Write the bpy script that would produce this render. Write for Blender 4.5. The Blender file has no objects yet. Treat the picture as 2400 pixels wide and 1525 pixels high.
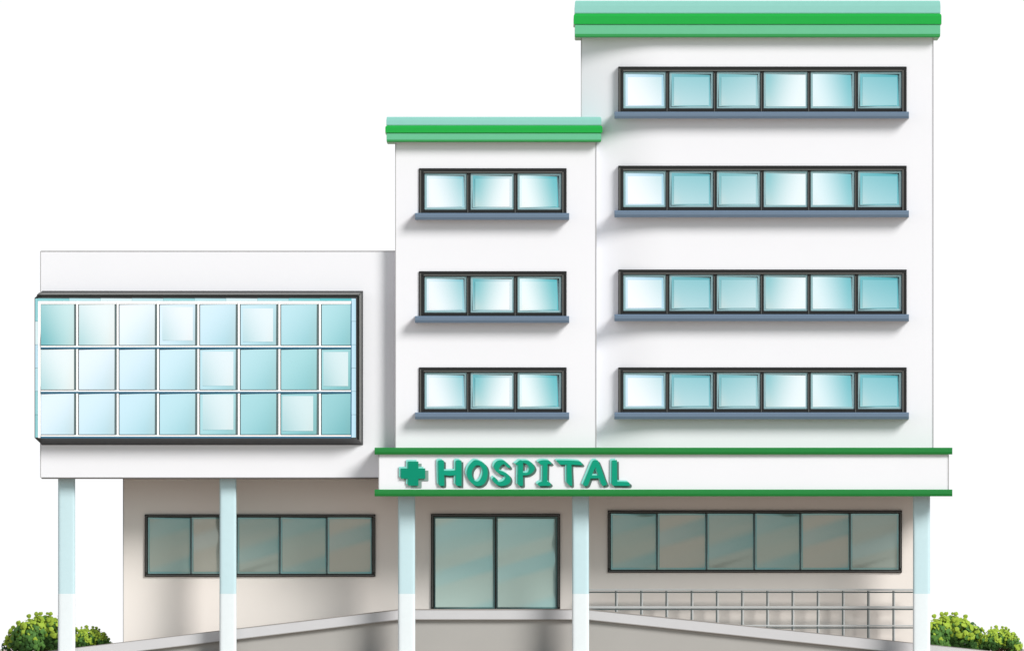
import bpy, bmesh, math, random
from mathutils import Vector, noise
random.seed(7)
S = bpy.context.scene
C = S.collection
R = math.radians

# ---------------------------------------------------------------- camera, world, sun, exposure
D = 1500.0                                  # the camera stands far off with a very long lens
CX, CZ = 0.0, 0.10
SENS, WID = 36.0, 30.0                      # 2400 px of the photograph span 30 m of facade (80 px per metre)
cam = bpy.data.cameras.new('camera')
cam.sensor_width = SENS
cam.lens = SENS * D / WID
cam.clip_start, cam.clip_end = 100.0, 12000.0
cam.shift_y = ((1525 / 2) / 80 - CZ) / WID + 0.0006
co = bpy.data.objects.new('camera', cam)
co.location = (CX, -D, CZ)
co.rotation_euler = (R(90), 0, 0)
C.objects.link(co)
S.camera = co

SUN_EL, SUN_AZ = 33.0, 42.0                 # high, to the right of the facade's normal
sd = Vector((math.sin(R(SUN_AZ)) * math.cos(R(SUN_EL)), -math.cos(R(SUN_AZ)) * math.cos(R(SUN_EL)), math.sin(R(SUN_EL))))
sl = bpy.data.lights.new('sun', 'SUN')
sl.energy = 3.4
sl.angle = R(21)
sl.color = (1.0, 0.97, 0.93)
so = bpy.data.objects.new('sun', sl)
so.rotation_euler = sd.to_track_quat('Z', 'Y').to_euler()
C.objects.link(so)

w = bpy.data.worlds.new('World')
S.world = w
w.use_nodes = True
nt = w.node_tree
nt.nodes.clear()
N = nt.nodes.new
L = nt.links.new
out = N('ShaderNodeOutputWorld')
bg = N('ShaderNodeBackground')
sky = N('ShaderNodeTexSky')
sky.sky_type = 'NISHITA'
sky.sun_disc = False
sky.sun_elevation = R(SUN_EL)
sky.sun_rotation = R(180 - SUN_AZ)
sky.dust_density = 5.0
tc = N('ShaderNodeTexCoord')
sep = N('ShaderNodeSeparateXYZ')
L(tc.outputs['Generated'], sep.inputs[0])


def mr(src, a, b, c, d):
    n = N('ShaderNodeMapRange')
    n.interpolation_type = 'SMOOTHSTEP'
    n.inputs['From Min'].default_value = a
    n.inputs['From Max'].default_value = b
    n.inputs['To Min'].default_value = c
    n.inputs['To Max'].default_value = d
    L(src, n.inputs['Value'])
    return n.outputs['Result']


def mt(op, a, b):
    n = N('ShaderNodeMath')
    n.operation = op
    for i, v in enumerate((a, b)):
        if hasattr(v, 'links'):
            L(v, n.inputs[i])
        else:
            n.inputs[i].default_value = v
    return n.outputs[0]


# overcast white sky; blue green patch added behind the viewer to tint reflections
m1 = mr(sep.outputs['X'], -0.12, 0.42, 0.0, 1.0)
m2 = mr(sep.outputs['X'], 0.55, 0.8, 1.0, 0.0)
m3 = mr(sep.outputs['Y'], -0.7, -0.45, 1.0, 0.0)
m4 = mr(sep.outputs['Z'], 0.35, 0.6, 1.0, 0.0)
mask = mt('MULTIPLY', mt('MULTIPLY', m1, m2), mt('MULTIPLY', m3, m4))
scl = N('ShaderNodeMix')
scl.data_type = 'RGBA'
scl.blend_type = 'MIX'
scl.inputs['Factor'].default_value = 0.012
scl.inputs['A'].default_value = (1.03, 1.035, 1.05, 1)
L(sky.outputs[0], scl.inputs['B'])
# unseen sky overhead is dimmed to deepen shadows; the horizon stays white
up = mr(sep.outputs['Z'], 0.22, 0.5, 0.0, 1.0)
overhead_dim = N('ShaderNodeMix')
overhead_dim.data_type = 'RGBA'
L(up, overhead_dim.inputs['Factor'])
L(scl.outputs['Result'], overhead_dim.inputs['A'])
overhead_dim.inputs['B'].default_value = (0.34, 0.36, 0.41, 1)
mx = N('ShaderNodeMix')
mx.data_type = 'RGBA'
L(mask, mx.inputs['Factor'])
L(overhead_dim.outputs['Result'], mx.inputs['A'])
mx.inputs['B'].default_value = (0.16, 0.56, 0.61, 1)

bg.inputs['Strength'].default_value = 1.0
# warm low band added behind the viewer to streak the ground floor glass
h1 = mr(sep.outputs['Z'], 0.03, 0.12, 0.85, 0.0)
h2 = mr(sep.outputs['Y'], -0.6, -0.3, 1.0, 0.0)
hz = N('ShaderNodeMix')
hz.data_type = 'RGBA'
L(mt('MULTIPLY', h1, h2), hz.inputs['Factor'])
L(mx.outputs['Result'], hz.inputs['A'])
hz.inputs['B'].default_value = (0.95, 0.86, 0.79, 1)
L(hz.outputs['Result'], bg.inputs['Color'])
L(bg.outputs[0], out.inputs['Surface'])

S.view_settings.view_transform = 'Standard'
S.view_settings.look = 'None'
S.view_settings.exposure = 0.0
S.view_settings.gamma = 1.0
S.cycles.max_bounces = 8


# ---------------------------------------------------------------- helpers
def X(px, y=0.0):                            # photo measure -> metres at the depth y where the thing stands
    return (px - 1200) / 80 * (D + y) / D


def Z(py, y=0.0):
    return CZ + ((1524 - py) / 80 - CZ) * (D + y) / D


def lin(c, k=1.0):
    o = []
    for v in c:
        v /= 255
        v = v / 12.92 if v <= 0.04045 else ((v + 0.055) / 1.055) ** 2.4
        o.append(min(v * k, 1.0))
    return (o[0], o[1], o[2], 1)


def mat(name, rgb, rough=0.6, metal=0.0, k=0.92, spec=0.3, nscale=6.0, var=0.03, bump=0.0, bscale=60.0, coat=0.0):
    m = bpy.data.materials.new(name)
    m.use_nodes = True
    t = m.node_tree
    b = t.nodes['Principled BSDF']
    c = lin(rgb, k)
    n = t.nodes.new('ShaderNodeTexNoise')
    n.inputs['Scale'].default_value = nscale
    n.inputs['Detail'].default_value = 4
    g = t.nodes.new('ShaderNodeTexCoord')
    t.links.new(g.outputs['Object'], n.inputs['Vector'])
    x = t.nodes.new('ShaderNodeMix')
    x.data_type = 'RGBA'
    x.inputs['A'].default_value = tuple(v * (1 - var) for v in c[:3]) + (1,)
    x.inputs['B'].default_value = tuple(min(1, v * (1 + var)) for v in c[:3]) + (1,)
    t.links.new(n.outputs['Fac'], x.inputs['Factor'])
    t.links.new(x.outputs['Result'], b.inputs['Base Color'])
    b.inputs['Roughness'].default_value = rough
    b.inputs['Metallic'].default_value = metal
    b.inputs['Specular IOR Level'].default_value = spec
    b.inputs['Coat Weight'].default_value = coat
    if bump:
        n2 = t.nodes.new('ShaderNodeTexNoise')
        n2.inputs['Scale'].default_value = bscale
        n2.inputs['Detail'].default_value = 5
        t.links.new(g.outputs['Object'], n2.inputs['Vector'])
        bp = t.nodes.new('ShaderNodeBump')
        bp.inputs['Strength'].default_value = bump
        bp.inputs['Distance'].default_value = 0.01
        t.links.new(n2.outputs['Fac'], bp.inputs['Height'])
        t.links.new(bp.outputs[0], b.inputs['Normal'])
    return m


M = {
    'plaster': mat('white_plaster', (237, 238, 243), 0.85, k=0.95, spec=0.1, nscale=0.6, var=0.012, bump=0.15),
    'lower': mat('ground_floor_plaster', (238, 231, 225), 0.85, k=0.96, spec=0.1, nscale=0.6, var=0.015, bump=0.15),
    'shade_soffit': mat('brown_shade_soffit', (92, 70, 56), 0.8, k=0.6),  # dark brown put on unseen undersides to dim the recessed wall
    'trim': mat('grey_edge_trim', (176, 176, 178), 0.5, k=0.9),
    'aqua': mat('aqua_cornice_metal', (150, 214, 203), 0.3, k=0.84, spec=0.15),
    'green': mat('green_cornice_metal', (38, 178, 75), 0.3, k=0.84, spec=0.15),
    'mint': mat('mint_cornice_metal', (112, 200, 156), 0.3, k=0.84, spec=0.15),
    'leafgreen': mat('mid_green_fillet', (62, 164, 92), 0.3, k=0.84, spec=0.15),
    'canopy_green': mat('dark_green_canopy_metal', (24, 136, 58), 0.35, k=0.8, spec=0.4),
    'slate': mat('slate_blue_sill', (104, 124, 146), 0.4, k=0.95, spec=0.4),
    'dark': mat('dark_grey_frame_metal', (42, 43, 43), 0.35, k=0.6, spec=0.3),
    'ridge': mat('grey_frame_bead', (98, 99, 96), 0.3, k=0.9, spec=0.5),
    'black': mat('black_brown_frame', (34, 33, 30), 0.35, k=0.8, spec=0.3),
    'sash': mat('blue_grey_sash', (150, 186, 192), 0.35, k=0.95),
    'column': mat('pale_blue_column', (205, 233, 240), 0.55, k=0.88, spec=0.25),
    'column_base': mat('white_column_base', (238, 247, 251), 0.55, k=0.88, spec=0.25),
    'white': mat('white_mullion', (250, 252, 254), 0.4, k=1.0),
    'mullion_and_shade': mat('grey_mullion_and_shade', (92, 110, 112), 0.4, k=0.95),
    'blueline': mat('deep_blue_transom_strip', (50, 110, 140), 0.4, k=0.95),
    'concrete': mat('pale_concrete_slab', (206, 206, 209), 0.85, k=0.95, spec=0.15, nscale=1.5, var=0.04, bump=0.3),
    'retain': mat('grey_retaining_render', (180, 178, 175), 0.9, k=0.9, spec=0.1, nscale=1.0, var=0.03, bump=0.3),
    'rail': mat('light_steel_rail', (190, 192, 192), 0.35, metal=0.0, k=0.95, spec=0.5),
    'raildark': mat('dark_rail_strip', (84, 92, 92), 0.4, k=1.0),
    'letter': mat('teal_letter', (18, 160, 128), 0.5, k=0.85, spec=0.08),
    'letter_highlight': mat('light_teal_highlight', (140, 226, 214), 0.5, k=0.9, spec=0.1),  # pale offset copy painted as the highlight edge of letters and cross
    'letter_shadow': mat('grey_green_drop_shadow', (86, 114, 106), 0.6, k=0.85),  # grey offset copy painted as the letters' drop shadow
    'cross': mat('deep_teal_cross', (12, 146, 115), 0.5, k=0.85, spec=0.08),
    'cross_shadow': mat('soft_grey_green_drop_shadow', (128, 153, 145), 0.6, k=1.0),  # painted drop shadow of the cross
    'ground': mat('pale_warm_paving', (188, 176, 164), 0.9, k=0.95, spec=0.1, nscale=0.4, var=0.05),
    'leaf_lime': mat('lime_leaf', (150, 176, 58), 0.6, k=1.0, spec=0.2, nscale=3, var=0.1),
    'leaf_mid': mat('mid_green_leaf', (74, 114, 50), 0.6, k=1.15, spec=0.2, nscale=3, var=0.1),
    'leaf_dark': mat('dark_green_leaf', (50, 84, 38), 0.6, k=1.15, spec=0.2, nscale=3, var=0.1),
    'bark': mat('brown_bark', (86, 68, 50), 0.9, k=0.8),
}
GL = {}


def glass(rgb, metal=1.0, rough=0.06, k=1.0):
    key = (rgb, metal)
    if key not in GL:
        GL[key] = mat('coated_glass', rgb, rough, metal=metal, k=k, spec=0.5, var=0.004, nscale=2)
    return GL[key]


def link(name, me, parent=None, mats=()):
    o = bpy.data.objects.new(name, me)
    C.objects.link(o)
    for m in mats:
        if m.name not in [q.name for q in me.materials if q]:
            me.materials.append(m)
    if parent:
        o.parent = parent
    return o


class MB:
    def __init__(s):
        s.bm = bmesh.new()

    def box(s, x0, x1, y0, y1, z0, z1, bev=0.0, mi=0):
        vs = [s.bm.verts.new((x, y, z)) for x in (x0, x1) for y in (y0, y1) for z in (z0, z1)]
        fs = [s.bm.faces.new([vs[i] for i in q]) for q in
              ((0, 1, 3, 2), (4, 6, 7, 5), (0, 4, 5, 1), (2, 3, 7, 6), (0, 2, 6, 4), (1, 5, 7, 3))]
        for f in fs:
            f.material_index = mi
        if bev:
            es = list({e for f in fs for e in f.edges})
            r = bmesh.ops.bevel(s.bm, geom=es, offset=bev, segments=2, affect='EDGES', profile=0.5)
            for f in r['faces']:
                f.material_index = mi
        return s

    def prism(s, pts, axis, a0, a1, mi=0):
        """closed outline pts: axis 'x' -> pts are (y,z) swept from a0 to a1; 'y' -> (x,z); 'z' -> (x,y)"""
        def v(p, a):
            return {'x': (a, p[0], p[1]), 'y': (p[0], a, p[1]), 'z': (p[0], p[1], a)}[axis]
        A = [s.bm.verts.new(v(p, a0)) for p in pts]
        B = [s.bm.verts.new(v(p, a1)) for p in pts]
        n = len(pts)
        fs = [s.bm.faces.new(A), s.bm.faces.new(B[::-1])]
        for i in range(n):
            fs.append(s.bm.faces.new((A[i], B[i], B[(i + 1) % n], A[(i + 1) % n])))
        for f in fs:
            f.material_index = mi
        return s

    def build(s, name, mats, parent=None, smooth=False):
        bmesh.ops.recalc_face_normals(s.bm, faces=s.bm.faces)
        me = bpy.data.meshes.new(name)
        s.bm.to_mesh(me)
        s.bm.free()
        if smooth:
            for p in me.polygons:
                p.use_smooth = True
        if not isinstance(mats, (list, tuple)):
            mats = [mats]
        return link(name, me, parent, mats)


def thing(name, label, cat, loc=(0, 0, 0), group=None):
    o = bpy.data.objects.new(name, None)
    o.empty_display_size = 0.5
    C.objects.link(o)
    o.location = loc
    o['label'] = label
    o['category'] = cat
    if group:
        o['group'] = group
    return o


# ---------------------------------------------------------------- ground
bm = bmesh.new()
vs = [bm.verts.new(p) for p in ((-4000, -2500, 0), (4000, -2500, 0), (4000, 6000, 0), (-4000, 6000, 0))]
bm.faces.new(vs)
me = bpy.data.meshes.new('ground')
bm.to_mesh(me)
bm.free()
g = link('ground', me, None, [M['ground']])
g['kind'] = 'structure'

# ---------------------------------------------------------------- hospital
H = thing('hospital', 'white multi-storey hospital building with green cornices, glazed bay and columned entrance', 'building')
YW, YM, YT, YC, YG = 0.0, -0.45, 0.0, -0.90, 2.5     # planes: wing, central block, tower, canopy, ground floor
YB = 7.0


def facade(xs, zs, holes, yf, name, m, parent, back, closed=True):
    """front wall with rectangular openings, returned to the back plane at its outer edges"""
    b = bmesh.new()
    vt = {}

    def v(i, j):
        if (i, j) not in vt:
            vt[(i, j)] = b.verts.new((xs[i], yf(xs[i]), zs[j]))
        return vt[(i, j)]
    for i in range(len(xs) - 1):
        for j in range(len(zs) - 1):
            cx, cz = (xs[i] + xs[i + 1]) / 2, (zs[j] + zs[j + 1]) / 2
            if any(h[0] < cx < h[1] and h[2] < cz < h[3] for h in holes):
                continue
            b.faces.new((v(i, j), v(i + 1, j), v(i + 1, j + 1), v(i, j + 1)))
    # reveals of the openings
    for h in holes:
        y0 = yf((h[0] + h[1]) / 2)
        q = [(h[0], h[2]), (h[1], h[2]), (h[1], h[3]), (h[0], h[3])]
        for k in range(4):
            a, c = q[k], q[(k + 1) % 4]
            b.faces.new([b.verts.new(p) for p in ((a[0], y0, a[1]), (a[0], y0 + .3, a[1]), (c[0], y0 + .3, c[1]), (c[0], y0, c[1]))])
        b.faces.new([b.verts.new((p[0], y0 + .3, p[1])) for p in q])
    # sides, top, bottom, back
    x0, x1, z0, z1 = xs[0], xs[-1], zs[0], zs[-1]
    for x in (x0, x1):
        b.faces.new([b.verts.new(p) for p in ((x, yf(x), z0), (x, back, z0), (x, back, z1), (x, yf(x), z1))])
    b.faces.new([b.verts.new(p) for p in ((x0, back, z0), (x1, back, z0), (x1, back, z1), (x0, back, z1))])
    for z in (z0, z1):
        b.faces.new([b.verts.new((x, yf(x), z)) for x in xs] + [b.verts.new((x1, back, z)), b.verts.new((x0, back, z))])
    me = bpy.data.meshes.new(name)
    b.to_mesh(me)
    b.free()
    return link(name, me, parent, [m])


def grid(a0, a1, cuts, extra=()):
    s = {round(a0, 5), round(a1, 5)} | {round(c, 5) for c in cuts} | {round(e, 5) for e in extra}
    return sorted(s)


def trim(x0, x1, z0, z1, y):
    """slim grey metal strip; photo pixels"""
    MB().box(X(x0, y), X(x1, y), y - 0.012, y + 0.05, Z(z1, y), Z(z0, y)).build('edge_trim', M['trim'], H)


# ---- glass
def pane(parent, x0, x1, z0, z1, y, nx, nz, tint, name='pane', metal=1.0, diag=0.0, ph=0.0, n=10, rough=0.06, tw=0.0):
    """slightly bowed sheet of glass: nx = slope at left and right edge, nz = at bottom and top"""
    b = bmesh.new()
    W_, H_ = x1 - x0, z1 - z0
    vs = []
    for j in range(n + 1):
        row = []
        for i in range(n + 1):
            u, t = i / n, j / n
            f = tw * (u - .5) * (t - .5) * W_ + (nx[0] * u + (nx[1] - nx[0]) * u * u / 2) * W_ + (nz[0] * t + (nz[1] - nz[0]) * t * t / 2) * H_
            if diag:
                s_ = (t * H_ - 0.30 * u * W_)
                f += diag * (math.sin(s_ * 5.2 + ph) / 5.2 + 0.6 * math.sin(s_ * 9.1 + ph * 2.3) / 9.1)
            row.append([x0 + u * W_, f, z0 + t * H_])
        vs.append(row)
    mean = sum(p[1] for r in vs for p in r) / ((n + 1) ** 2)
    V = [[b.verts.new((p[0], y + p[1] - mean, p[2])) for p in r] for r in vs]
    for j in range(n):
        for i in range(n):
            b.faces.new((V[j][i], V[j][i + 1], V[j + 1][i + 1], V[j + 1][i]))
    me = bpy.data.meshes.new(name)
    b.to_mesh(me)
    b.free()
    for p in me.polygons:
        p.use_smooth = True
    return link(name, me, parent, [glass(tint, metal, rough)])


# tint, slope left/right, slope bottom/top, inset painted lighter as a second reflection (or None): tint + slopes
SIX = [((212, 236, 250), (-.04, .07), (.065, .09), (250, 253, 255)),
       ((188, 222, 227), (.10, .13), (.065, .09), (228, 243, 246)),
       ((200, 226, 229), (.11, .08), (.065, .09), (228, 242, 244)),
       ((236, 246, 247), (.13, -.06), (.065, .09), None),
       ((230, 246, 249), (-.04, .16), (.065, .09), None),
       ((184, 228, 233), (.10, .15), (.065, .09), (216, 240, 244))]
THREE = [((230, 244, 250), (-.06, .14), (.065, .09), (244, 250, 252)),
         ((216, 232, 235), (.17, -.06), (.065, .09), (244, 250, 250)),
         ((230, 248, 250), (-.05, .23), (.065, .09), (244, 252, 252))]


def upper_window(px0, px1, ptop, psill, sx0, sx1, cells, kinds, y):
    fb = MB()
    a0, a1, t1, t0 = X(px0, y), X(px1, y), Z(ptop, y), Z(psill, y)
    P = 1 / 80
    yo, yi = y - 0.05, y + 0.22
    fb.box(a0, a1, yo, yi, t1 - 11.5 * P, t1, 0.012)
    fb.box(a0, a0 + 11 * P, yo, yi, t0, t1 - 11.5 * P - .002, 0.012)
    fb.box(a1 - 11 * P, a1, yo, yi, t0, t1 - 11.5 * P - .002, 0.012)
    fb.box(a0 + 11 * P + .002, a1 - 11 * P - .002, yo + .03, yi, t0, t0 + 8 * P, 0.01)
    # beads standing proud of the frame
    fb.box(a0 + 11 * P, a1 - 11 * P, yo - .014, yo + .02, t1 - 10.5 * P, t1 - 8 * P, 0.004, 1)
    fb.box(a0 + 2.2 * P, a0 + 4.8 * P, yo - .014, yo + .02, t0 + .002, t1 - 5 * P, 0.004, 1)
    fb.box(a1 - 10 * P, a1 - 7.4 * P, yo - .014, yo + .02, t0 + .002, t1 - 8.5 * P, 0.004, 1)
    wdw = fb.build('window', [M['dark'], M['ridge']], H)
    for (c0, c1), (cn0, cn1) in zip(cells[:-1], cells[1:]):
        mb = MB()
        mb.box(X(c1, y) + .001, X(cn0, y) - .001, yo + .02, yi, t0 + .002, t1 - 11.5 * P - .002, 0.008)
        mb.box(X(c1, y) + .018, X(c1, y) + .040, yo + .008, yo + .03, t0 + .004, t1 - 16 * P, 0.004, 1)
        mb.build('mullion', [M['dark'], M['ridge']], wdw)
    zb, zt = t0 + 8 * P, t1 - 12 * P
    for (c0, c1), (tint, nx, nz, inner) in zip(cells, kinds):
        x0, x1 = X(c0, y), X(c1, y)
        r = 5 * P
        sb = MB()
        for q in ((x0 + .004, x1 - .004, zt - r, zt - .004), (x0 + .004, x1 - .004, zb + .004, zb + r),
                  (x0 + .004, x0 + r, zb + r, zt - r), (x1 - r, x1 - .004, zb + r, zt - r)):
            sb.box(q[0], q[1], y + .015, y + .12, q[2], q[3])
        sb.build('sash', M['sash'], wdw)
        j = random.uniform(-.006, .006)
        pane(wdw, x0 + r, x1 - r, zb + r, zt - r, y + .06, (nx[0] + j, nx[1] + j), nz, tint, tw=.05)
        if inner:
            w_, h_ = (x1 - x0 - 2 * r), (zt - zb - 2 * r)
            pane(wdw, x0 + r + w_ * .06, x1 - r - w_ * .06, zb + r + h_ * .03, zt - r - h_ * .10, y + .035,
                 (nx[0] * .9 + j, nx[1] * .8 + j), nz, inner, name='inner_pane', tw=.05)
    # sill with a chamfered top edge and a raked underside
    s0, s1 = X(sx0, y), X(sx1, y)
    ys = y - 0.48
    h = 16 * P
    prof = [(y + .15, t0 - .002), (ys + .03, t0 - .002), (ys, t0 - .03), (ys, t0 - h * .62), (ys + .035, t0 - h), (y + .15, t0 - h)]
    MB().prism(prof, 'x', s0, s1).build('sill', M['slate'], wdw)
    return wdw


def holes_for(rows, px0, px1, y):
    return [(X(px0 + 3, y), X(px1 - 3, y), Z(b - 1, y), Z(t + 3, y)) for t, b in rows]


# tower block: right hand block with a softly rounded left corner
T_ROWS = [(154, 260), (386, 491), (629, 734), (858, 963.5)]
T_CELLS = [(1461, 1561), (1569, 1672), (1680, 1782), (1790, 1893), (1900, 2003), (2011, 2113)]
M_ROWS = [(392, 497), (633, 738), (858, 963.5)]
M_CELLS = [(995, 1094), (1103, 1205), (1213, 1316)]
xt0, xt1, xc = X(1363), X(2187), X(1560)


def ytower(x):
    return YT + (0.075 * (xc - x) ** 2 if x < xc else 0)


holes = holes_for(T_ROWS, 1449, 2125, YT)
# openings start where the wall is still nearly flat; frames reach back past the curve
xs = grid(xt0, xt1, [h[0] for h in holes] + [h[1] for h in holes], [xt0 + (xc - xt0) * k / 24 for k in range(25)])
zs = grid(Z(1060), Z(80), [h[2] for h in holes] + [h[3] for h in holes])
tw = facade(xs, zs, holes, ytower, 'tower_wall', M['plaster'], H, YB)
for p in tw.data.polygons:
    p.use_smooth = False
for t, b in T_ROWS:
    upper_window(1449, 2125, t, b, 1440, 2130, T_CELLS, SIX, YT)
yl = ytower(xt0)
MB().box(xt0 - .02, xt0 + .004, yl - .01, yl + .05, Z(1046), Z(87)).build('edge_trim', M['trim'], H)
trim(2186, 2188, 87, 1046, YT)

# central block
holes = holes_for(M_ROWS, 982, 1328, YM)
xs = grid(X(927, YM), X(1397, YM), [h[0] for h in holes] + [h[1] for h in holes])
zs = grid(Z(1060, YM), Z(325, YM), [h[2] for h in holes] + [h[3] for h in holes])
facade(xs, zs, holes, lambda x: YM, 'central_wall', M['plaster'], H, YB - 2)
for t, b in M_ROWS:
    upper_window(982, 1328, t, b, 973, 1334, M_CELLS, THREE, YM)
trim(926, 928, 332, 1046, YM)
trim(1396, 1398, 332, 1046, YM)

# left wing on columns
facade([X(95), X(927)], [Z(1116), Z(586)], [], lambda x: YW, 'wing_wall', M['plaster'], H, YB - 2)
trim(94, 96, 586, 1116, YW)
trim(96, 927, 585, 587, YW)
trim(96, 888, 1115, 1117, YW)
MB().box(X(97), X(925), 0.02, YG + .02, Z(1118.5), Z(1116.4)).build('shade_soffit', M['shade_soffit'], H)


# cornices: three moulded courses
def cornice(px0, px1, p0, p1, p2, p3, y, back):
    x0, x1 = X(px0, y), X(px1, y)
    yf = y - 0.38
    b0 = MB().box(x0 + .3, x1 - .3, y - .02, back, Z(p3, y) + .03, Z(p0, y) - .03)
    c = b0.build('cornice', M['shade_soffit'], H)

    def course(za, zb, prof, m, sx=0.0):
        # ring-shaped course built as a mitred solid: profile is list of (out, z)
        bm_ = bmesh.new()
        rings = []
        for o_, z_ in prof:
            rings.append([bm_.verts.new(q) for q in ((x0 - o_, yf - o_, z_), (x1 + o_, yf - o_, z_), (x1 + o_, back + .2, z_), (x0 - o_, back + .2, z_))])
        for r0, r1 in zip(rings[:-1], rings[1:]):
            for k in range(4):
                bm_.faces.new((r0[k], r0[(k + 1) % 4], r1[(k + 1) % 4], r1[k]))
        bm_.faces.new(rings[0])
        bm_.faces.new(rings[-1][::-1])
        bmesh.ops.recalc_face_normals(bm_, faces=bm_.faces)
        me_ = bpy.data.meshes.new('cornice_course')
        bm_.to_mesh(me_)
        bm_.free()
        link('cornice_course', me_, c, [m])
    z0, z1, z2, z3 = Z(p0, y), Z(p1, y), Z(p2, y), Z(p3, y)
    h = z0 - z1
    # aqua cap, gently convex
    course(z1, z0, [(-.012, z1 + .001), (-.012, z1 + .012), (0, z1 + .02), (0, z1 + h * .6), (-.01, z0 - h * .1), (-.03, z0)], M['aqua'])
    h = z1 - z2
    course(z2, z1, [(-.012, z2 + .001), (-.012, z2 + .006), (.03, z2 + .014), (.03, z1 - h * .22), (.012, z1 - .02), (-.012, z1 - .014), (-.012, z1 - .001)], M['green'])
    h = z2 - z3
    course(z3, z3 + h * .27, [(-.03, z3), (-.008, z3 + h * .1), (-.008, z3 + h * .27 - .001)], M['leafgreen'])
    course(z3, z2, [(-.005, z3 + h * .27), (-.005, z2 - .012), (-.014, z2 - .01), (-.014, z2 - .001)], M['mint'])
    return c


cornice(1347, 2204, 0, 30, 56, 86, YT, YB + .3)
cornice(905.5, 1409.5, 272, 292, 310, 331, YM, YB - 1.7)


# ---- glazed bay on the wing
def lerp(a, b, t):
    return a + (b - a) * t


YF = -0.55
bx0, bx1, bz0, bz1 = X(99), X(851), Z(1040), Z(679)          # at the wall
fx0, fx1, fz0, fz1 = X(81, YF), X(835, YF), Z(1023, YF), Z(695.5, YF)   # at the front
b = bmesh.new()
Bk = [b.verts.new(p) for p in ((bx0, .05, bz0), (bx1, .05, bz0), (bx1, .05, bz1), (bx0, .05, bz1))]
Bw = [b.verts.new(p) for p in ((bx0, 0, bz0), (bx1, 0, bz0), (bx1, 0, bz1), (bx0, 0, bz1))]
Fr = [b.verts.new(p) for p in ((fx0, YF, fz0), (fx1, YF, fz0), (fx1, YF, fz1), (fx0, YF, fz1))]
In = [b.verts.new(p) for p in ((fx0 + .02, YF + .001, fz0 + .01), (fx1 - .01, YF + .001, fz0 + .01), (fx1 - .01, YF + .001, fz1 - .01), (fx0 + .02, YF + .001, fz1 - .01))]
Ib = [b.verts.new((v.co.x, YF + .12, v.co.z)) for v in In]
for k in range(4):
    q = (k + 1) % 4
    b.faces.new((Bk[k], Bk[q], Bw[q], Bw[k]))
    b.faces.new((Bw[k], Bw[q], Fr[q], Fr[k]))
    b.faces.new((Fr[k], Fr[q], In[q], In[k]))
    b.faces.new((In[k], In[q], Ib[q], Ib[k]))
b.faces.new(Ib)
bmesh.ops.recalc_face_normals(b, faces=b.faces)
me = bpy.data.meshes.new('bay_window')
b.to_mesh(me)
b.free()
bay = link('bay_window', me, H, [M['dark']])
# raised grey bead along the top and right flanks of the casing
mb = MB()
y2, y3 = -.22, -.38


def on(k, y):                                    # casing edge k at depth y
    t = y / YF
    return [(lerp(bx0, fx0, t), lerp(bz0, fz0, t)), (lerp(bx1, fx1, t), lerp(bz0, fz0, t)), (lerp(bx1, fx1, t), lerp(bz1, fz1, t)), (lerp(bx0, fx0, t), lerp(bz1, fz1, t))][k]


bb = bmesh.new()
for ka, kb in ((3, 2), (2, 1)):
    q = []
    for yy, kk in ((y2, ka), (y2, kb), (y3, kb), (y3, ka)):
        px_, pz_ = on(kk, yy)
        q.append((px_, yy, pz_))
    A_ = [bb.verts.new(p) for p in q]
    off = Vector((0, -.03, .03)) if ka == 3 else Vector((.03, -.03, 0))
    B_ = [bb.verts.new(Vector(p) + off) for p in q]
    bb.faces.new(B_)
    for k in range(4):
        bb.faces.new((A_[k], A_[(k + 1) % 4], B_[(k + 1) % 4], B_[k]))
bmesh.ops.recalc_face_normals(bb, faces=bb.faces)
me = bpy.data.meshes.new('casing_bead')
bb.to_mesh(me)
bb.free()
link('casing_bead', me, bay, [M['ridge']])

yp = YF + .03
# teal edge glass round the front
edge = []
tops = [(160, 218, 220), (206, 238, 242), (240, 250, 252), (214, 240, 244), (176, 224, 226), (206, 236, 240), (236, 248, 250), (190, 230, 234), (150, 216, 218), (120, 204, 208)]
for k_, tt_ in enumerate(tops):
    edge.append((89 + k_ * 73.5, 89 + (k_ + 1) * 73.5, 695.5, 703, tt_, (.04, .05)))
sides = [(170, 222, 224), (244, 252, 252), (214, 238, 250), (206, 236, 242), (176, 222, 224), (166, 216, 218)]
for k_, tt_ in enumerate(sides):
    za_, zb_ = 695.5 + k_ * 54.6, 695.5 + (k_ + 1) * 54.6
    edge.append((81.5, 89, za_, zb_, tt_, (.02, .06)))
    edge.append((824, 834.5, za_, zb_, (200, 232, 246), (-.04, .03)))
for e in edge:
    pane(bay, X(e[0], yp), X(e[1], yp), Z(e[3], yp), Z(e[2], yp), yp, e[5], (.065, .075), e[4], name='edge_glass', n=4)
# white inner border
mb = MB()
for q in ((89, 95.5, 703, 1023), (95.5, 823, 703, 710)):
    mb.box(X(q[0], yp), X(q[1], yp), yp - .03, yp + .05, Z(q[3], yp), Z(q[2], yp))
mb.build('inner_border', M['white'], bay)
VX = [176, 271, 365.5, 460, 555, 650, 745]
ZY = [(710.5, 806), (815.5, 910), (919.5, 1015)]
cols = [(96, 173.5)] + [(VX[k] + 9, VX[k + 1] - 2.5) for k in range(6)] + [(754, 822.5)]
vent = {(0, 3): (380, 452, 717, 795), (0, 5): (569, 640, 720, 798), (1, 4): (474, 547, 821, 901), (2, 4): (475, 547, 922, 1004),
        (1, 7): (758, 816, 822, 902), (2, 6): (662, 734, 925, 1007)}


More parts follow.
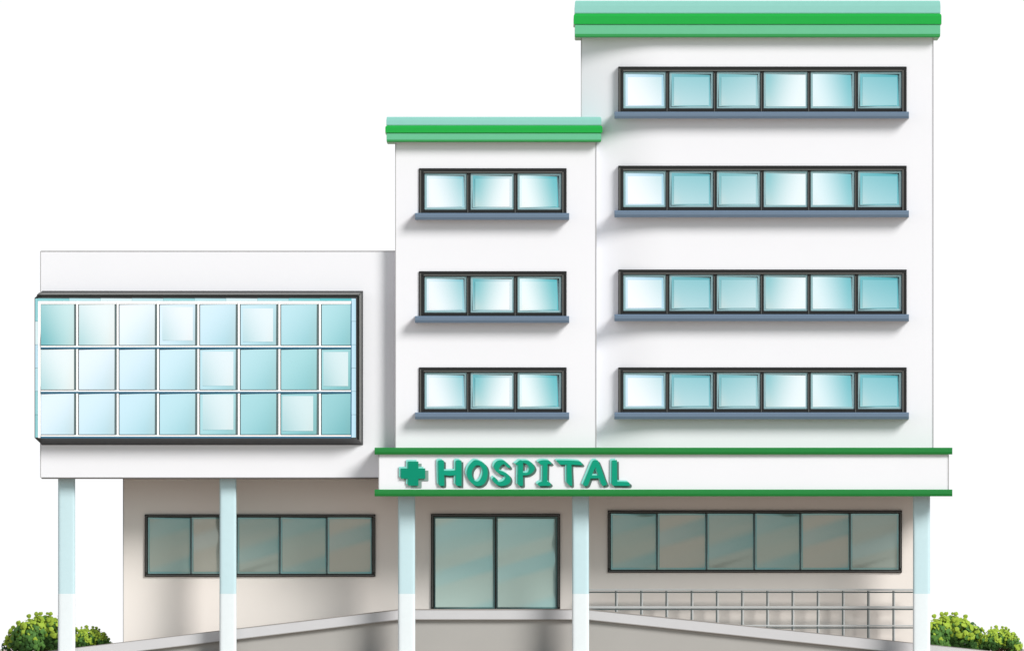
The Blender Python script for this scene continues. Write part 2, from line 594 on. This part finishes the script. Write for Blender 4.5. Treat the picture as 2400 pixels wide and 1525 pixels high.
def baytint(s):  # diagonal reflection sweep painted as one tint per pane
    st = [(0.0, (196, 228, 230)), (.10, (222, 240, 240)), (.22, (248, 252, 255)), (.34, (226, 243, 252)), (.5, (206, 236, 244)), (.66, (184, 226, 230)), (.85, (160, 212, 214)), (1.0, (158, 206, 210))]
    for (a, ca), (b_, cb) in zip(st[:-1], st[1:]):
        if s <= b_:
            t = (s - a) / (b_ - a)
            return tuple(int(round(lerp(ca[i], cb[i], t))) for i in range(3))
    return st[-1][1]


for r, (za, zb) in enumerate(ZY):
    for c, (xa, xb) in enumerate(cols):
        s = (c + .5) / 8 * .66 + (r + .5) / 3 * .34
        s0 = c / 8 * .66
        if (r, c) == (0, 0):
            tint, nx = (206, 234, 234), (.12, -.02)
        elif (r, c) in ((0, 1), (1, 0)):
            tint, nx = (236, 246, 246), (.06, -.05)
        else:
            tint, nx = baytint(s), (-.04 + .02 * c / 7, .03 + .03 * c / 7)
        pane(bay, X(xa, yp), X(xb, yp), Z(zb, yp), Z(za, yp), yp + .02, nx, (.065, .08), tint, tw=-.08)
        if (r, c) in vent:
            v = vent[(r, c)]
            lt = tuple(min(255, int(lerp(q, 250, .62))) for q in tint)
            pane(bay, X(v[0], yp), X(v[1], yp), Z(v[3], yp), Z(v[2], yp), yp - .005, (.05, -.05), (.065, .08), lt, name='vent_pane', n=8, tw=-.06)
for vx in VX:
    mb = MB()
    mb.box(X(vx - 2.4, yp), X(vx + 2.2, yp), yp - .035, yp + .05, Z(1022.5, yp), Z(711, yp))  # dark strip put in as the white bar's shadow edge
    mb.box(X(vx + 2.6, yp), X(vx + 7.2, yp), yp - .045, yp + .05, Z(1022.5, yp), Z(704, yp), 0, 1)
    mb.build('mullion', [M['mullion_and_shade'], M['white']], bay)
for pz in (806.5, 910.5, 1015.5):
    mb = MB()
    mb.box(X(96, yp), X(822.5, yp), yp - .052, yp + .05, Z(pz + 4.5, yp), Z(pz + 1.2, yp), 0, 0)
    mb.box(X(96, yp), X(822.5, yp), yp - .056, yp + .05, Z(pz + 8.2, yp), Z(pz + 4.8, yp), 0, 1)
    mb.build('transom', [M['white'], M['blueline']], bay)
MB().box(X(822, yp), X(824, yp), yp - .03, yp + .05, Z(1022.5, yp), Z(708, yp)).build('side_strip', M['blueline'], bay)

# ---- ground floor wall, door and strip windows
y = YG
DOOR = (1010, 1313, 1201, 1423)
GW = [(339, 880, 1202, 1348, [448.7, 556, 657, 767]), (1424, 2114, 1193, 1338.5, [1541, 1657, 1769, 1877, 1993])]
holes = [(X(a + 2, y), X(b_ - 2, y), Z(d - 2, y), Z(c + 2, y)) for a, b_, c, d, _ in GW] + [(X(1012, y), X(1311, y), Z(1424, y), Z(1203, y))]
xs = grid(X(289, y), X(2166, y), [h[0] for h in holes] + [h[1] for h in holes])
zs = grid(0.004, Z(1112, y), [h[2] for h in holes] + [h[3] for h in holes])
facade(xs, zs, holes, lambda x: YG, 'ground_floor_wall', M['lower'], H, YB - 1)
MB().box(X(288, y), X(290, y), y - .012, y + .05, 0.004, Z(1118, y)).build('edge_trim', M['trim'], H)


def strip_frame(name, a, b_, c, d, t=6.6, bottom=True):
    f = MB()
    P = 1 / 80
    x0, x1, z1, z0 = X(a, y), X(b_, y), Z(c, y), Z(d, y)
    yo = y - .07
    f.box(x0, x1, yo, y + .2, z1 - t * P, z1, .012)
    if bottom:
        f.box(x0, x1, yo, y + .2, z0, z0 + t * P, .012)
    zz = z0 + (t * P + .002 if bottom else 0)
    f.box(x0, x0 + t * P, yo, y + .2, zz, z1 - t * P - .002, .012)
    f.box(x1 - t * P, x1, yo, y + .2, zz, z1 - t * P - .002, .012)
    f.box(x0 + 2.6 * P, x1 - 2.6 * P, yo - .012, yo + .02, z1 - 4.2 * P, z1 - 2.6 * P, .003, 1)
    if bottom:
        f.box(x0 + 2.6 * P, x1 - 2.6 * P, yo - .012, yo + .02, z0 + 2.6 * P, z0 + 4.2 * P, .003, 1)
    f.box(x0 + 2.6 * P, x0 + 4.2 * P, yo - .012, yo + .02, zz + .05, z1 - 4.4 * P, .003, 1)
    f.box(x1 - 4.2 * P, x1 - 2.6 * P, yo - .012, yo + .02, zz + .05, z1 - 4.4 * P, .003, 1)
    return f.build(name, [M['black'], M['ridge']], H)


GT = [(152, 164, 156), (160, 163, 154), (150, 163, 156)]
for wi, (a, b_, c, d, div) in enumerate(GW):
    fr = strip_frame('window', a, b_, c, d)
    ed = [a + 7] + div + [b_ - 7]
    for i in range(len(ed) - 1):
        x0, x1 = X(ed[i], y) + .012, X(ed[i + 1], y) - .012
        k = i % 3
        z0_, z1_ = Z(d - 7, y), Z(c + 7, y)
        n0, n1 = (.06, .11)
        if (wi, i) in ((0, 1), (1, 5)):
            n0, n1 = (.02, .03)
        pane(fr, x0, x1, z0_, z1_, y + .10, (n0, n1), (.025, .045), (128, 160, 158), metal=.55, diag=.02, ph=k * 1.7, n=16)
        pane(fr, x0 + .05, x1 - .05, z0_ + .06, z1_ - .05, y + .075, (n0, n1), (.025, .045), GT[k], name='inner_pane', metal=.5, diag=.024, ph=k * 1.7 + .5, n=22)
        if i:
            MB().box(X(ed[i], y) - .018, X(ed[i], y) + .018, y + .03, y + .16, z0_ + .002, z1_ - .002).build('mullion', M['mullion_and_shade'], fr)
fr = strip_frame('entrance_door', *DOOR, bottom=False)
for i, (a, b_) in enumerate(((1017, 1160), (1163, 1306))):
    z0_, z1_ = Z(1423, y), Z(1208, y)
    x0, x1 = X(a, y), X(b_, y)
    lf = MB()
    q = .045
    for bx in ((x0, x1, z1_ - q, z1_), (x0, x1, z0_ + .001, z0_ + q), (x0, x0 + q, z0_ + q, z1_ - q), (x1 - q, x1, z0_ + q, z1_ - q)):
        lf.box(bx[0], bx[1], y + .03, y + .08, bx[2], bx[3])
    leaf = lf.build('door_leaf', mat('teal_grey_leaf_rail', (96, 134, 134), .35), fr)
    # tall sheets of glass with a faint diagonal waviness
    pane(leaf, x0 + q, x1 - q, z0_ + q, z1_ - q, y + .055, (.06, .10), (.025, .045), (182, 206, 200), metal=.42, diag=.028, ph=2.2 - i * .55, n=30)
MB().box(X(1160.3, y), X(1162.7, y), y + .0, y + .1, Z(1423, y), Z(1208, y)).build('meeting_stile', M['black'], fr)

# ---- canopy with two green rails
y = YC
cp = MB()
cp.box(X(888, y), X(2223, y), y, YG, Z(1150, y), Z(1056, y))
can = cp.build('canopy', M['plaster'], H)
MB().box(X(890, y), X(2221, y), y + .03, YG + .01, Z(1158, y), Z(1150, y) - .002).build('canopy_shade_soffit', M['shade_soffit'], can)
for za, zb in ((1046, 1062), (1144, 1160)):
    x0, x1, z1_, z0_ = X(878, y), X(2232, y), Z(za, y), Z(zb, y)
    ya = y - .14
    h = z1_ - z0_
    prof = [(YM - .01 if za < 1100 else y + .02, z1_), (ya + .03, z1_), (ya, z1_ - h * .2), (ya, z0_ + h * .33), (ya + .03, z0_), (YM - .01 if za < 1100 else y + .02, z0_)]
    prof = [(y + .04 if p[0] == YM - .01 or p[0] == y + .02 else p[0], p[1]) for p in prof]
    c_ = MB().prism(prof, 'x', x0, x1)
    c_.build('canopy_rail', M['canopy_green'], can)
for px in (888, 2223):
    MB().box(X(px - 1, y), X(px + 1, y), y - .012, y + .04, Z(1143.5, y), Z(1062.5, y)).build('edge_trim', M['trim'], can)
MB().box(X(880, y), X(2230, y), y + .05, 0.3, Z(1061, y), Z(1048, y)).build('canopy_roof', M['canopy_green'], can)


# ---- columns
def round_only(o_):
    me_ = o_.data
    for p in me_.polygons:
        p.use_smooth = abs(p.normal.z) < .5
    b_ = bmesh.new()
    b_.from_mesh(me_)
    for e in b_.edges:
        if any(abs(f.normal.z) > .5 for f in e.link_faces):
            e.smooth = False
    b_.to_mesh(me_)
    b_.free()


def column(pa, pb, yc, ptop, mitre=True):
    x0, x1 = X(pa, yc), X(pb, yc)
    hw = (x1 - x0) / 2
    xm = (x0 + x1) / 2

    def ring(hh):
        pts = []
        for k in range(48):
            a = 2 * math.pi * k / 48
            ca, sa = math.cos(a), math.sin(a)
            e = 2 / 7
            pts.append((xm + math.copysign(abs(ca) ** e, ca) * hh, yc + hw + math.copysign(abs(sa) ** e, sa) * hh))
        return pts
    zb = Z(1388, yc)
    sh = MB().prism(ring(hw), 'z', zb, Z(ptop, yc)).build('column', M['column'], H, smooth=False)
    for o_ in (sh,):
        round_only(o_)
    bs = MB().prism(ring(hw + .003), 'z', 0.004, zb - .002).build('column_base', M['column_base'], sh)
    round_only(bs)
    return sh


column(136, 176, 0.45, 1118)
column(514.5, 554, 0.45, 1118)
for a, b_ in ((933, 973), (1341, 1380.5), (2140, 2180)):
    column(a, b_, -0.15, 1159)

# ---------------------------------------------------------------- entrance ramp
RA = thing('entrance_ramp', 'pale concrete entrance ramp sloping down both sides of the landing before the glass door', 'ramp', (X(1157), 1.2, 0))
y = 1.2
YR = 1.80


def rp(px, py):
    return (X(px, y), max(Z(py, y), 0.006))


def slab(name, pts, ya, yb, m, par):
    o = MB().prism([rp(*p) for p in pts], 'y', ya, yb).build(name, m, par)
    o.location = -Vector(par.location)
    return o


slab('ramp_slab', [(100, 1523.4), (938, 1424), (938, 1447.5), (308, 1523.4)], y, YR, M['concrete'], RA)
slab('landing_slab', [(938.2, 1424), (1376, 1424), (1376, 1447.5), (938.2, 1447.5)], y, YG - .01, M['concrete'], RA)
slab('ramp_slab', [(1376.2, 1424), (2337, 1523.4), (2095, 1523.4), (1376.2, 1447.5)], y, YR, M['concrete'], RA)
slab('retaining_wall', [(312, 1523.6), (938, 1447.9), (1376, 1447.9), (2091, 1523.6)], y + .13, YR - .02, M['retain'], RA)
for (p, q) in (((100, 1523), (938, 1423.6)), ((938, 1423.6), (1376, 1423.6)), ((1376, 1423.6), (2337, 1523)),
               ):
    slab('edge_strip', [p, q, (q[0], q[1] + 2.2), (p[0], p[1] + 2.2)], y - .012, y + .02, mat('grey_edge_strip', (160, 154, 150), .7), RA)
for (p, q) in (((320, 1521.5), (938, 1447)), ((938, 1447), (1376, 1447)), ((1376, 1447), (2080, 1521.5))):
    slab('drip_edge', [p, q, (q[0], q[1] + 1.8), (p[0], p[1] + 1.8)], y - .01, y + .05, mat('grey_drip_edge', (168, 166, 164), .7), RA)

# ---------------------------------------------------------------- handrail
y = 1.88
HR = thing('handrail', 'grey steel handrail with twelve posts behind the right ramp, under the long window', 'railing', (X(1760, y), y, 0))


def hb(mb_, name, mats):
    o = mb_.build(name, mats, HR)
    o.location = -Vector(HR.location)
    return o


for (a0, a1, d0, d1) in ((1376.3, 1381, 1382.8, 1386), (1416.8, 1422.4, 1423, 1426.2), (1460.8, 1464.4, 1466.3, 1469.3)):
    mb = MB()
    mb.box(X(1379, y), X(2150, y), y - .035, y + .02, Z(a1, y), Z(a0, y), .012)
    mb.box(X(1379, y), X(2150, y), y - .02, y + .015, Z(d1, y), Z(d0, y), .004, 1)
    hb(mb, 'rail', [M['rail'], M['raildark']])
for k in range(12):
    px = 1443.3 + 59.1 * k
    mb = MB()
    mb.box(X(px - 2.0, y), X(px + .9, y), y - .03, y + .03, .004, Z(1381.2, y), 0, 1)
    mb.box(X(px + 1.0, y), X(px + 4.6, y), y - .018, y + .03, .004, Z(1381.2, y), .01, 0)
    hb(mb, 'post', [M['rail'], M['raildark']])

# ---------------------------------------------------------------- sign
LET = {
    'H': (7.059, [[(897, 200), (915, 180), (950, 175), (985, 185), (993, 210), (993, 352, 1), (1095, 352), (1188, 346, 1), (1188, 205), (1200, 182), (1240, 177), (1275, 186), (1283, 215), (1283, 585), (1270, 602), (1230, 605), (1195, 595), (1186, 570), (1186, 425, 1), (1090, 436), (997, 425, 1), (1000, 585), (985, 602), (945, 605), (915, 595), (905, 570), (899, 380)]]),
    'O': (7.059, [[(1530, 176), (1580, 190), (1650, 225), (1700, 290), (1717, 380), (1705, 480), (1665, 560), (1610, 598), (1550, 607), (1490, 590), (1430, 535), (1390, 470), (1375, 400), (1385, 320), (1420, 250), (1470, 195), (1500, 178)],
                  [(1545, 262), (1590, 270), (1625, 310), (1638, 370), (1625, 440), (1590, 500), (1545, 530), (1500, 515), (1470, 470), (1453, 415), (1460, 350), (1490, 300), (1520, 270)]]),
    'S': (7.059, [[(2085, 308), (2040, 300), (2010, 265), (1985, 243), (1945, 262), (1915, 295), (1900, 330), (1920, 350), (1980, 372), (2040, 405), (2080, 445), (2097, 500), (2080, 555), (2040, 585), (1980, 603), (1920, 605), (1860, 580), (1815, 540), (1797, 495), (1805, 465), (1825, 455), (1860, 488), (1882, 520), (1900, 537), (1940, 533), (1990, 505), (2015, 458), (1990, 435), (1920, 410), (1870, 375), (1830, 320), (1822, 270), (1845, 215), (1885, 185), (1935, 177), (1990, 188), (2050, 235), (2085, 280)]]),
    'P': (8, [[(60, 265), (95, 245), (125, 215), (160, 202), (195, 210), (260, 207), (320, 220), (385, 265), (422, 330), (425, 370), (395, 425), (330, 470), (270, 485), (205, 487, 1), (208, 660), (195, 682), (160, 687), (125, 670), (110, 640), (112, 400), (115, 290, 1), (75, 288)],
              [(210, 250, 1), (260, 268), (305, 305), (328, 360), (310, 415), (265, 438), (205, 432, 1), (208, 340)]]),
    'I': (8, [[(490, 232), (530, 210), (600, 200), (670, 205), (710, 220), (745, 262), (730, 278), (668, 272, 1), (665, 400), (660, 605, 1), (700, 612), (728, 645), (722, 670), (690, 685), (600, 683), (515, 686), (483, 660), (487, 635), (520, 612), (572, 605, 1), (576, 450), (577, 285, 1), (550, 290), (520, 275)]]),
    'T': (8, [[(842, 215), (850, 203), (940, 203), (1100, 207), (1260, 220), (1300, 245), (1322, 280), (1310, 295), (1200, 292), (1117, 285, 1), (1118, 400), (1128, 650), (1118, 682), (1080, 675), (1045, 645), (1032, 610), (1028, 450), (1027, 283, 1), (960, 287), (900, 284), (870, 255)]]),
    'A': (8, [[(1510, 230), (1535, 203), (1580, 200), (1612, 212), (1640, 270), (1690, 400), (1740, 550), (1780, 650), (1760, 672), (1710, 683), (1685, 670), (1640, 543, 1), (1475, 543, 1), (1445, 620), (1425, 670), (1380, 690), (1340, 675), (1335, 650), (1390, 515), (1450, 370)],
              [(1565, 335, 1), (1622, 487, 1), (1497, 487, 1)]]),
    'L': (8, [[(1875, 225), (1890, 207), (1940, 202), (1968, 212), (1970, 400), (1975, 605, 1), (2080, 607), (2185, 615), (2212, 650), (2205, 680), (2170, 685), (2000, 683), (1910, 683), (1880, 665), (1870, 630), (1872, 450)]]),
    '+': (7.059, [[(398, 200, 1), (570, 200, 1), (570, 315, 1), (683, 315, 1), (683, 485, 1), (570, 485, 1), (570, 600, 1), (398, 600, 1), (398, 485, 1), (280, 485, 1), (280, 315, 1), (398, 315, 1)]]),
}


def smooth_loop(pts):
    n = len(pts)
    o = []
    for i in range(n):
        p0, p1, p2, p3 = pts[i - 1], pts[i], pts[(i + 1) % n], pts[(i + 2) % n]
        if len(p1) > 2:
            p0 = p1
        if len(p2) > 2:
            p3 = p2
        c1, c2 = len(p1) > 2, len(p2) > 2
        steps = 1 if c1 and c2 else 4
        for s in range(steps):
            t = s / steps
            r = []
            for k in (0, 1):
                a, b_, c, d = p0[k], p1[k], p2[k], p3[k]
                r.append(.5 * (2 * b_ + (c - a) * t * .8 + (2 * a - 5 * b_ + 4 * c - d) * t * t * .5 * 1.0 + 0) if False else
                         (2 * t ** 3 - 3 * t ** 2 + 1) * b_ + (t ** 3 - 2 * t ** 2 + t) * (c - a) * .42 + (-2 * t ** 3 + 3 * t ** 2) * c + (t ** 3 - t ** 2) * (d - b_) * .42)
            o.append(r)
    return o


def letter(ch, ya, yb, dx, dy, m, name, parent, org):
    sc, loops = LET[ch]
    ox, oy = (900, 1050) if sc < 8 else (1200, 1050)
    cu = bpy.data.curves.new(name, 'CURVE')
    cu.dimensions = '2D'
    cu.fill_mode = 'BOTH'
    cu.extrude = (yb - ya) / 2
    for lp in loops:
        q = smooth_loop(lp)
        sp = cu.splines.new('POLY')
        sp.points.add(len(q) - 1)
        sp.use_cyclic_u = True
        for pnt, (a, b_) in zip(sp.points, q):
            px, py = ox + a / sc + dx, oy + b_ / sc + dy
            pnt.co = (X(px, YC), Z(py, YC), 0, 1)
    tmp = bpy.data.objects.new('tmp', cu)
    C.objects.link(tmp)
    bpy.context.view_layer.update()
    me_ = bpy.data.meshes.new_from_object(tmp.evaluated_get(bpy.context.evaluated_depsgraph_get()))
    bpy.data.objects.remove(tmp)
    bpy.data.curves.remove(cu)
    ym = (ya + yb) / 2
    for v in me_.vertices:
        a, b_, c = v.co
        v.co = (a - org[0], ym - c - org[1], b_ - org[2])
    me_.materials.clear()
    me_.name = name
    return link(name, me_, parent, [m])


org = (X(940, YC), YC, Z(1140, YC))
SG = thing('hospital_sign', 'teal HOSPITAL lettering with a green medical cross on the white canopy front', 'sign', org)
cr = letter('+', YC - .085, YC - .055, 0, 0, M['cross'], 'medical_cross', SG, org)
letter('+', YC - .053, YC - .030, -4.4, -3.8, M['letter_highlight'], 'highlight_layer', cr, org)
letter('+', YC - .028, YC - .004, 7.4, 5, M['cross_shadow'], 'drop_shadow_layer', cr, org)
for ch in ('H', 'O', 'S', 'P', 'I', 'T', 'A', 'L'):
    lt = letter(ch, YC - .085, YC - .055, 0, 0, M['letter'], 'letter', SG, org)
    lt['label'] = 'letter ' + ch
    letter(ch, YC - .053, YC - .030, -4.2, -3.6, M['letter_highlight'], 'highlight_layer', lt, org)  # highlight put in as a solid pale layer
    letter(ch, YC - .028, YC - .004, 4.3, 4.0, M['letter_shadow'], 'drop_shadow_layer', lt, org)  # drop shadow put in as a solid dark layer


# ---------------------------------------------------------------- bushes
def bush_meshes(w_, h_, seed, nleaf, ls):
    rnd = random.Random(seed)
    bm_ = bmesh.new()

    def leaf(c, nrm, r, mi):
        nrm = nrm.normalized()
        t = nrm.cross(Vector((rnd.uniform(-1, 1), rnd.uniform(-1, 1), rnd.uniform(-1, 1)))).normalized()
        u = nrm.cross(t)
        k = 8
        asp = rnd.uniform(.7, 1.0)
        ctr = bm_.verts.new(c + nrm * r * .28)
        rg = [bm_.verts.new(c + (t * math.cos(2 * math.pi * i / k) + u * math.sin(2 * math.pi * i / k) * asp) * r) for i in range(k)]
        for i in range(k):
            f = bm_.faces.new((ctr, rg[i], rg[(i + 1) % k]))
            f.material_index = mi
            f.smooth = True
    # lobes give the uneven dome
    lobes = []
    for k in range(9):
        a = math.pi * (k + .5) / 9
        lobes.append((Vector((math.cos(a) * w_ * .33, rnd.uniform(-.25, .25) * w_ * .5, math.sin(a) * h_ * .52)), rnd.uniform(.20, .27) * h_ * 1.35))
    lobes += [(Vector((rnd.uniform(-.25, .25) * w_, rnd.uniform(-.2, .2) * w_, rnd.uniform(.2, .5) * h_)), h_ * .32) for _ in range(5)]
    n = 0
    while n < nleaf:
        c0, r0 = rnd.choice(lobes)
        d = Vector((rnd.gauss(0, 1), rnd.gauss(0, 1), rnd.gauss(0, 1))).normalized()
        rr = r0 * rnd.uniform(.72, 1.05)
        p = c0 + d * rr
        if p.z < ls * .5 or abs(p.x) > w_ * .5:
            continue
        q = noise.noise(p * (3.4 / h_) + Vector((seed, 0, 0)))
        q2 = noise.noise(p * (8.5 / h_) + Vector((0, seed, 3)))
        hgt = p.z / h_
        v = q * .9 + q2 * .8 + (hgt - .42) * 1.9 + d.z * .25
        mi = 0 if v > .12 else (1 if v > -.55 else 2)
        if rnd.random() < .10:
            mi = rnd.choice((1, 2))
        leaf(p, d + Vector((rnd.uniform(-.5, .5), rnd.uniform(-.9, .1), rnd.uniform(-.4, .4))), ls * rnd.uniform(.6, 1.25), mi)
        n += 1
    # round sprigs standing clear of the outline
    for k in range(26):
        a = math.pi * rnd.uniform(.04, .96)
        e = Vector((math.cos(a) * w_ * .47, rnd.uniform(-.3, .3) * w_ * .4, math.sin(a) * h_ * .93))
        rs = ls * rnd.uniform(.8, 1.3)
        for j in range(9):
            d = Vector((rnd.gauss(0, 1), rnd.gauss(0, 1), rnd.gauss(0, 1))).normalized()
            leaf(e + d * rs * .5, d + Vector((0, -.6, 0)), rs * .75, 0)
        e2 = e * .86
        for j in range(8):
            leaf(e2 + Vector((rnd.uniform(-1, 1), rnd.uniform(-1, 1), rnd.uniform(-1, 1))) * ls, Vector((0, -1, .3)), ls, 0)
    fol = bpy.data.meshes.new('foliage')
    bm_.to_mesh(fol)
    bm_.free()
    for m_ in ('leaf_lime', 'leaf_mid', 'leaf_dark'):
        fol.materials.append(M[m_])
    bs = bmesh.new()
    for k in range(7):
        a = math.pi * (k + .5) / 7
        p0 = Vector((math.cos(a) * w_ * .04, rnd.uniform(-.05, .05), 0.0))
        p1 = Vector((math.cos(a) * w_ * .34, rnd.uniform(-.2, .2), math.sin(a) * h_ * .62))
        ax = (p1 - p0).normalized()
        t = ax.cross(Vector((0, 1, .2))).normalized()
        u = ax.cross(t)
        prev = None
        for s in range(4):
            c = p0.lerp(p1, s / 3) + Vector((0, 0, .05 * math.sin(s * 1.3)))
            rad = .03 * (1 - s / 4)
            rg = [bs.verts.new(c + (t * math.cos(i * math.pi / 3) + u * math.sin(i * math.pi / 3)) * rad) for i in range(6)]
            if prev:
                for i in range(6):
                    bs.faces.new((prev[i], prev[(i + 1) % 6], rg[(i + 1) % 6], rg[i]))
            prev = rg
    st = bpy.data.meshes.new('stem')
    bs.to_mesh(st)
    bs.free()
    st.materials.append(M['bark'])
    return fol, st


big = bush_meshes(2.5, 1.22, 11, 3600, .062)
small = bush_meshes(1.5, .80, 23, 2400, .042)
for px, yy, (fol, st), lab, rot in (
        (104, 3.8, big, 'large lime and dark green bush behind the leftmost column', 0),
        (206, 3.7, small, 'small lime and dark green bush right of the leftmost column', 0),
        (2226, 3.8, big, 'large lime and dark green bush right of the rightmost column', 0),
        (2338, 3.6, small, 'small lime and dark green bush at the right end of the ramp', 0)):
    t = thing('bush', lab, 'bush', (X(px, yy), yy, 0.0), 'bushes beside the building')
    t.rotation_euler = (0, 0, rot)
    link('foliage', fol, t)
    link('stem', st, t)
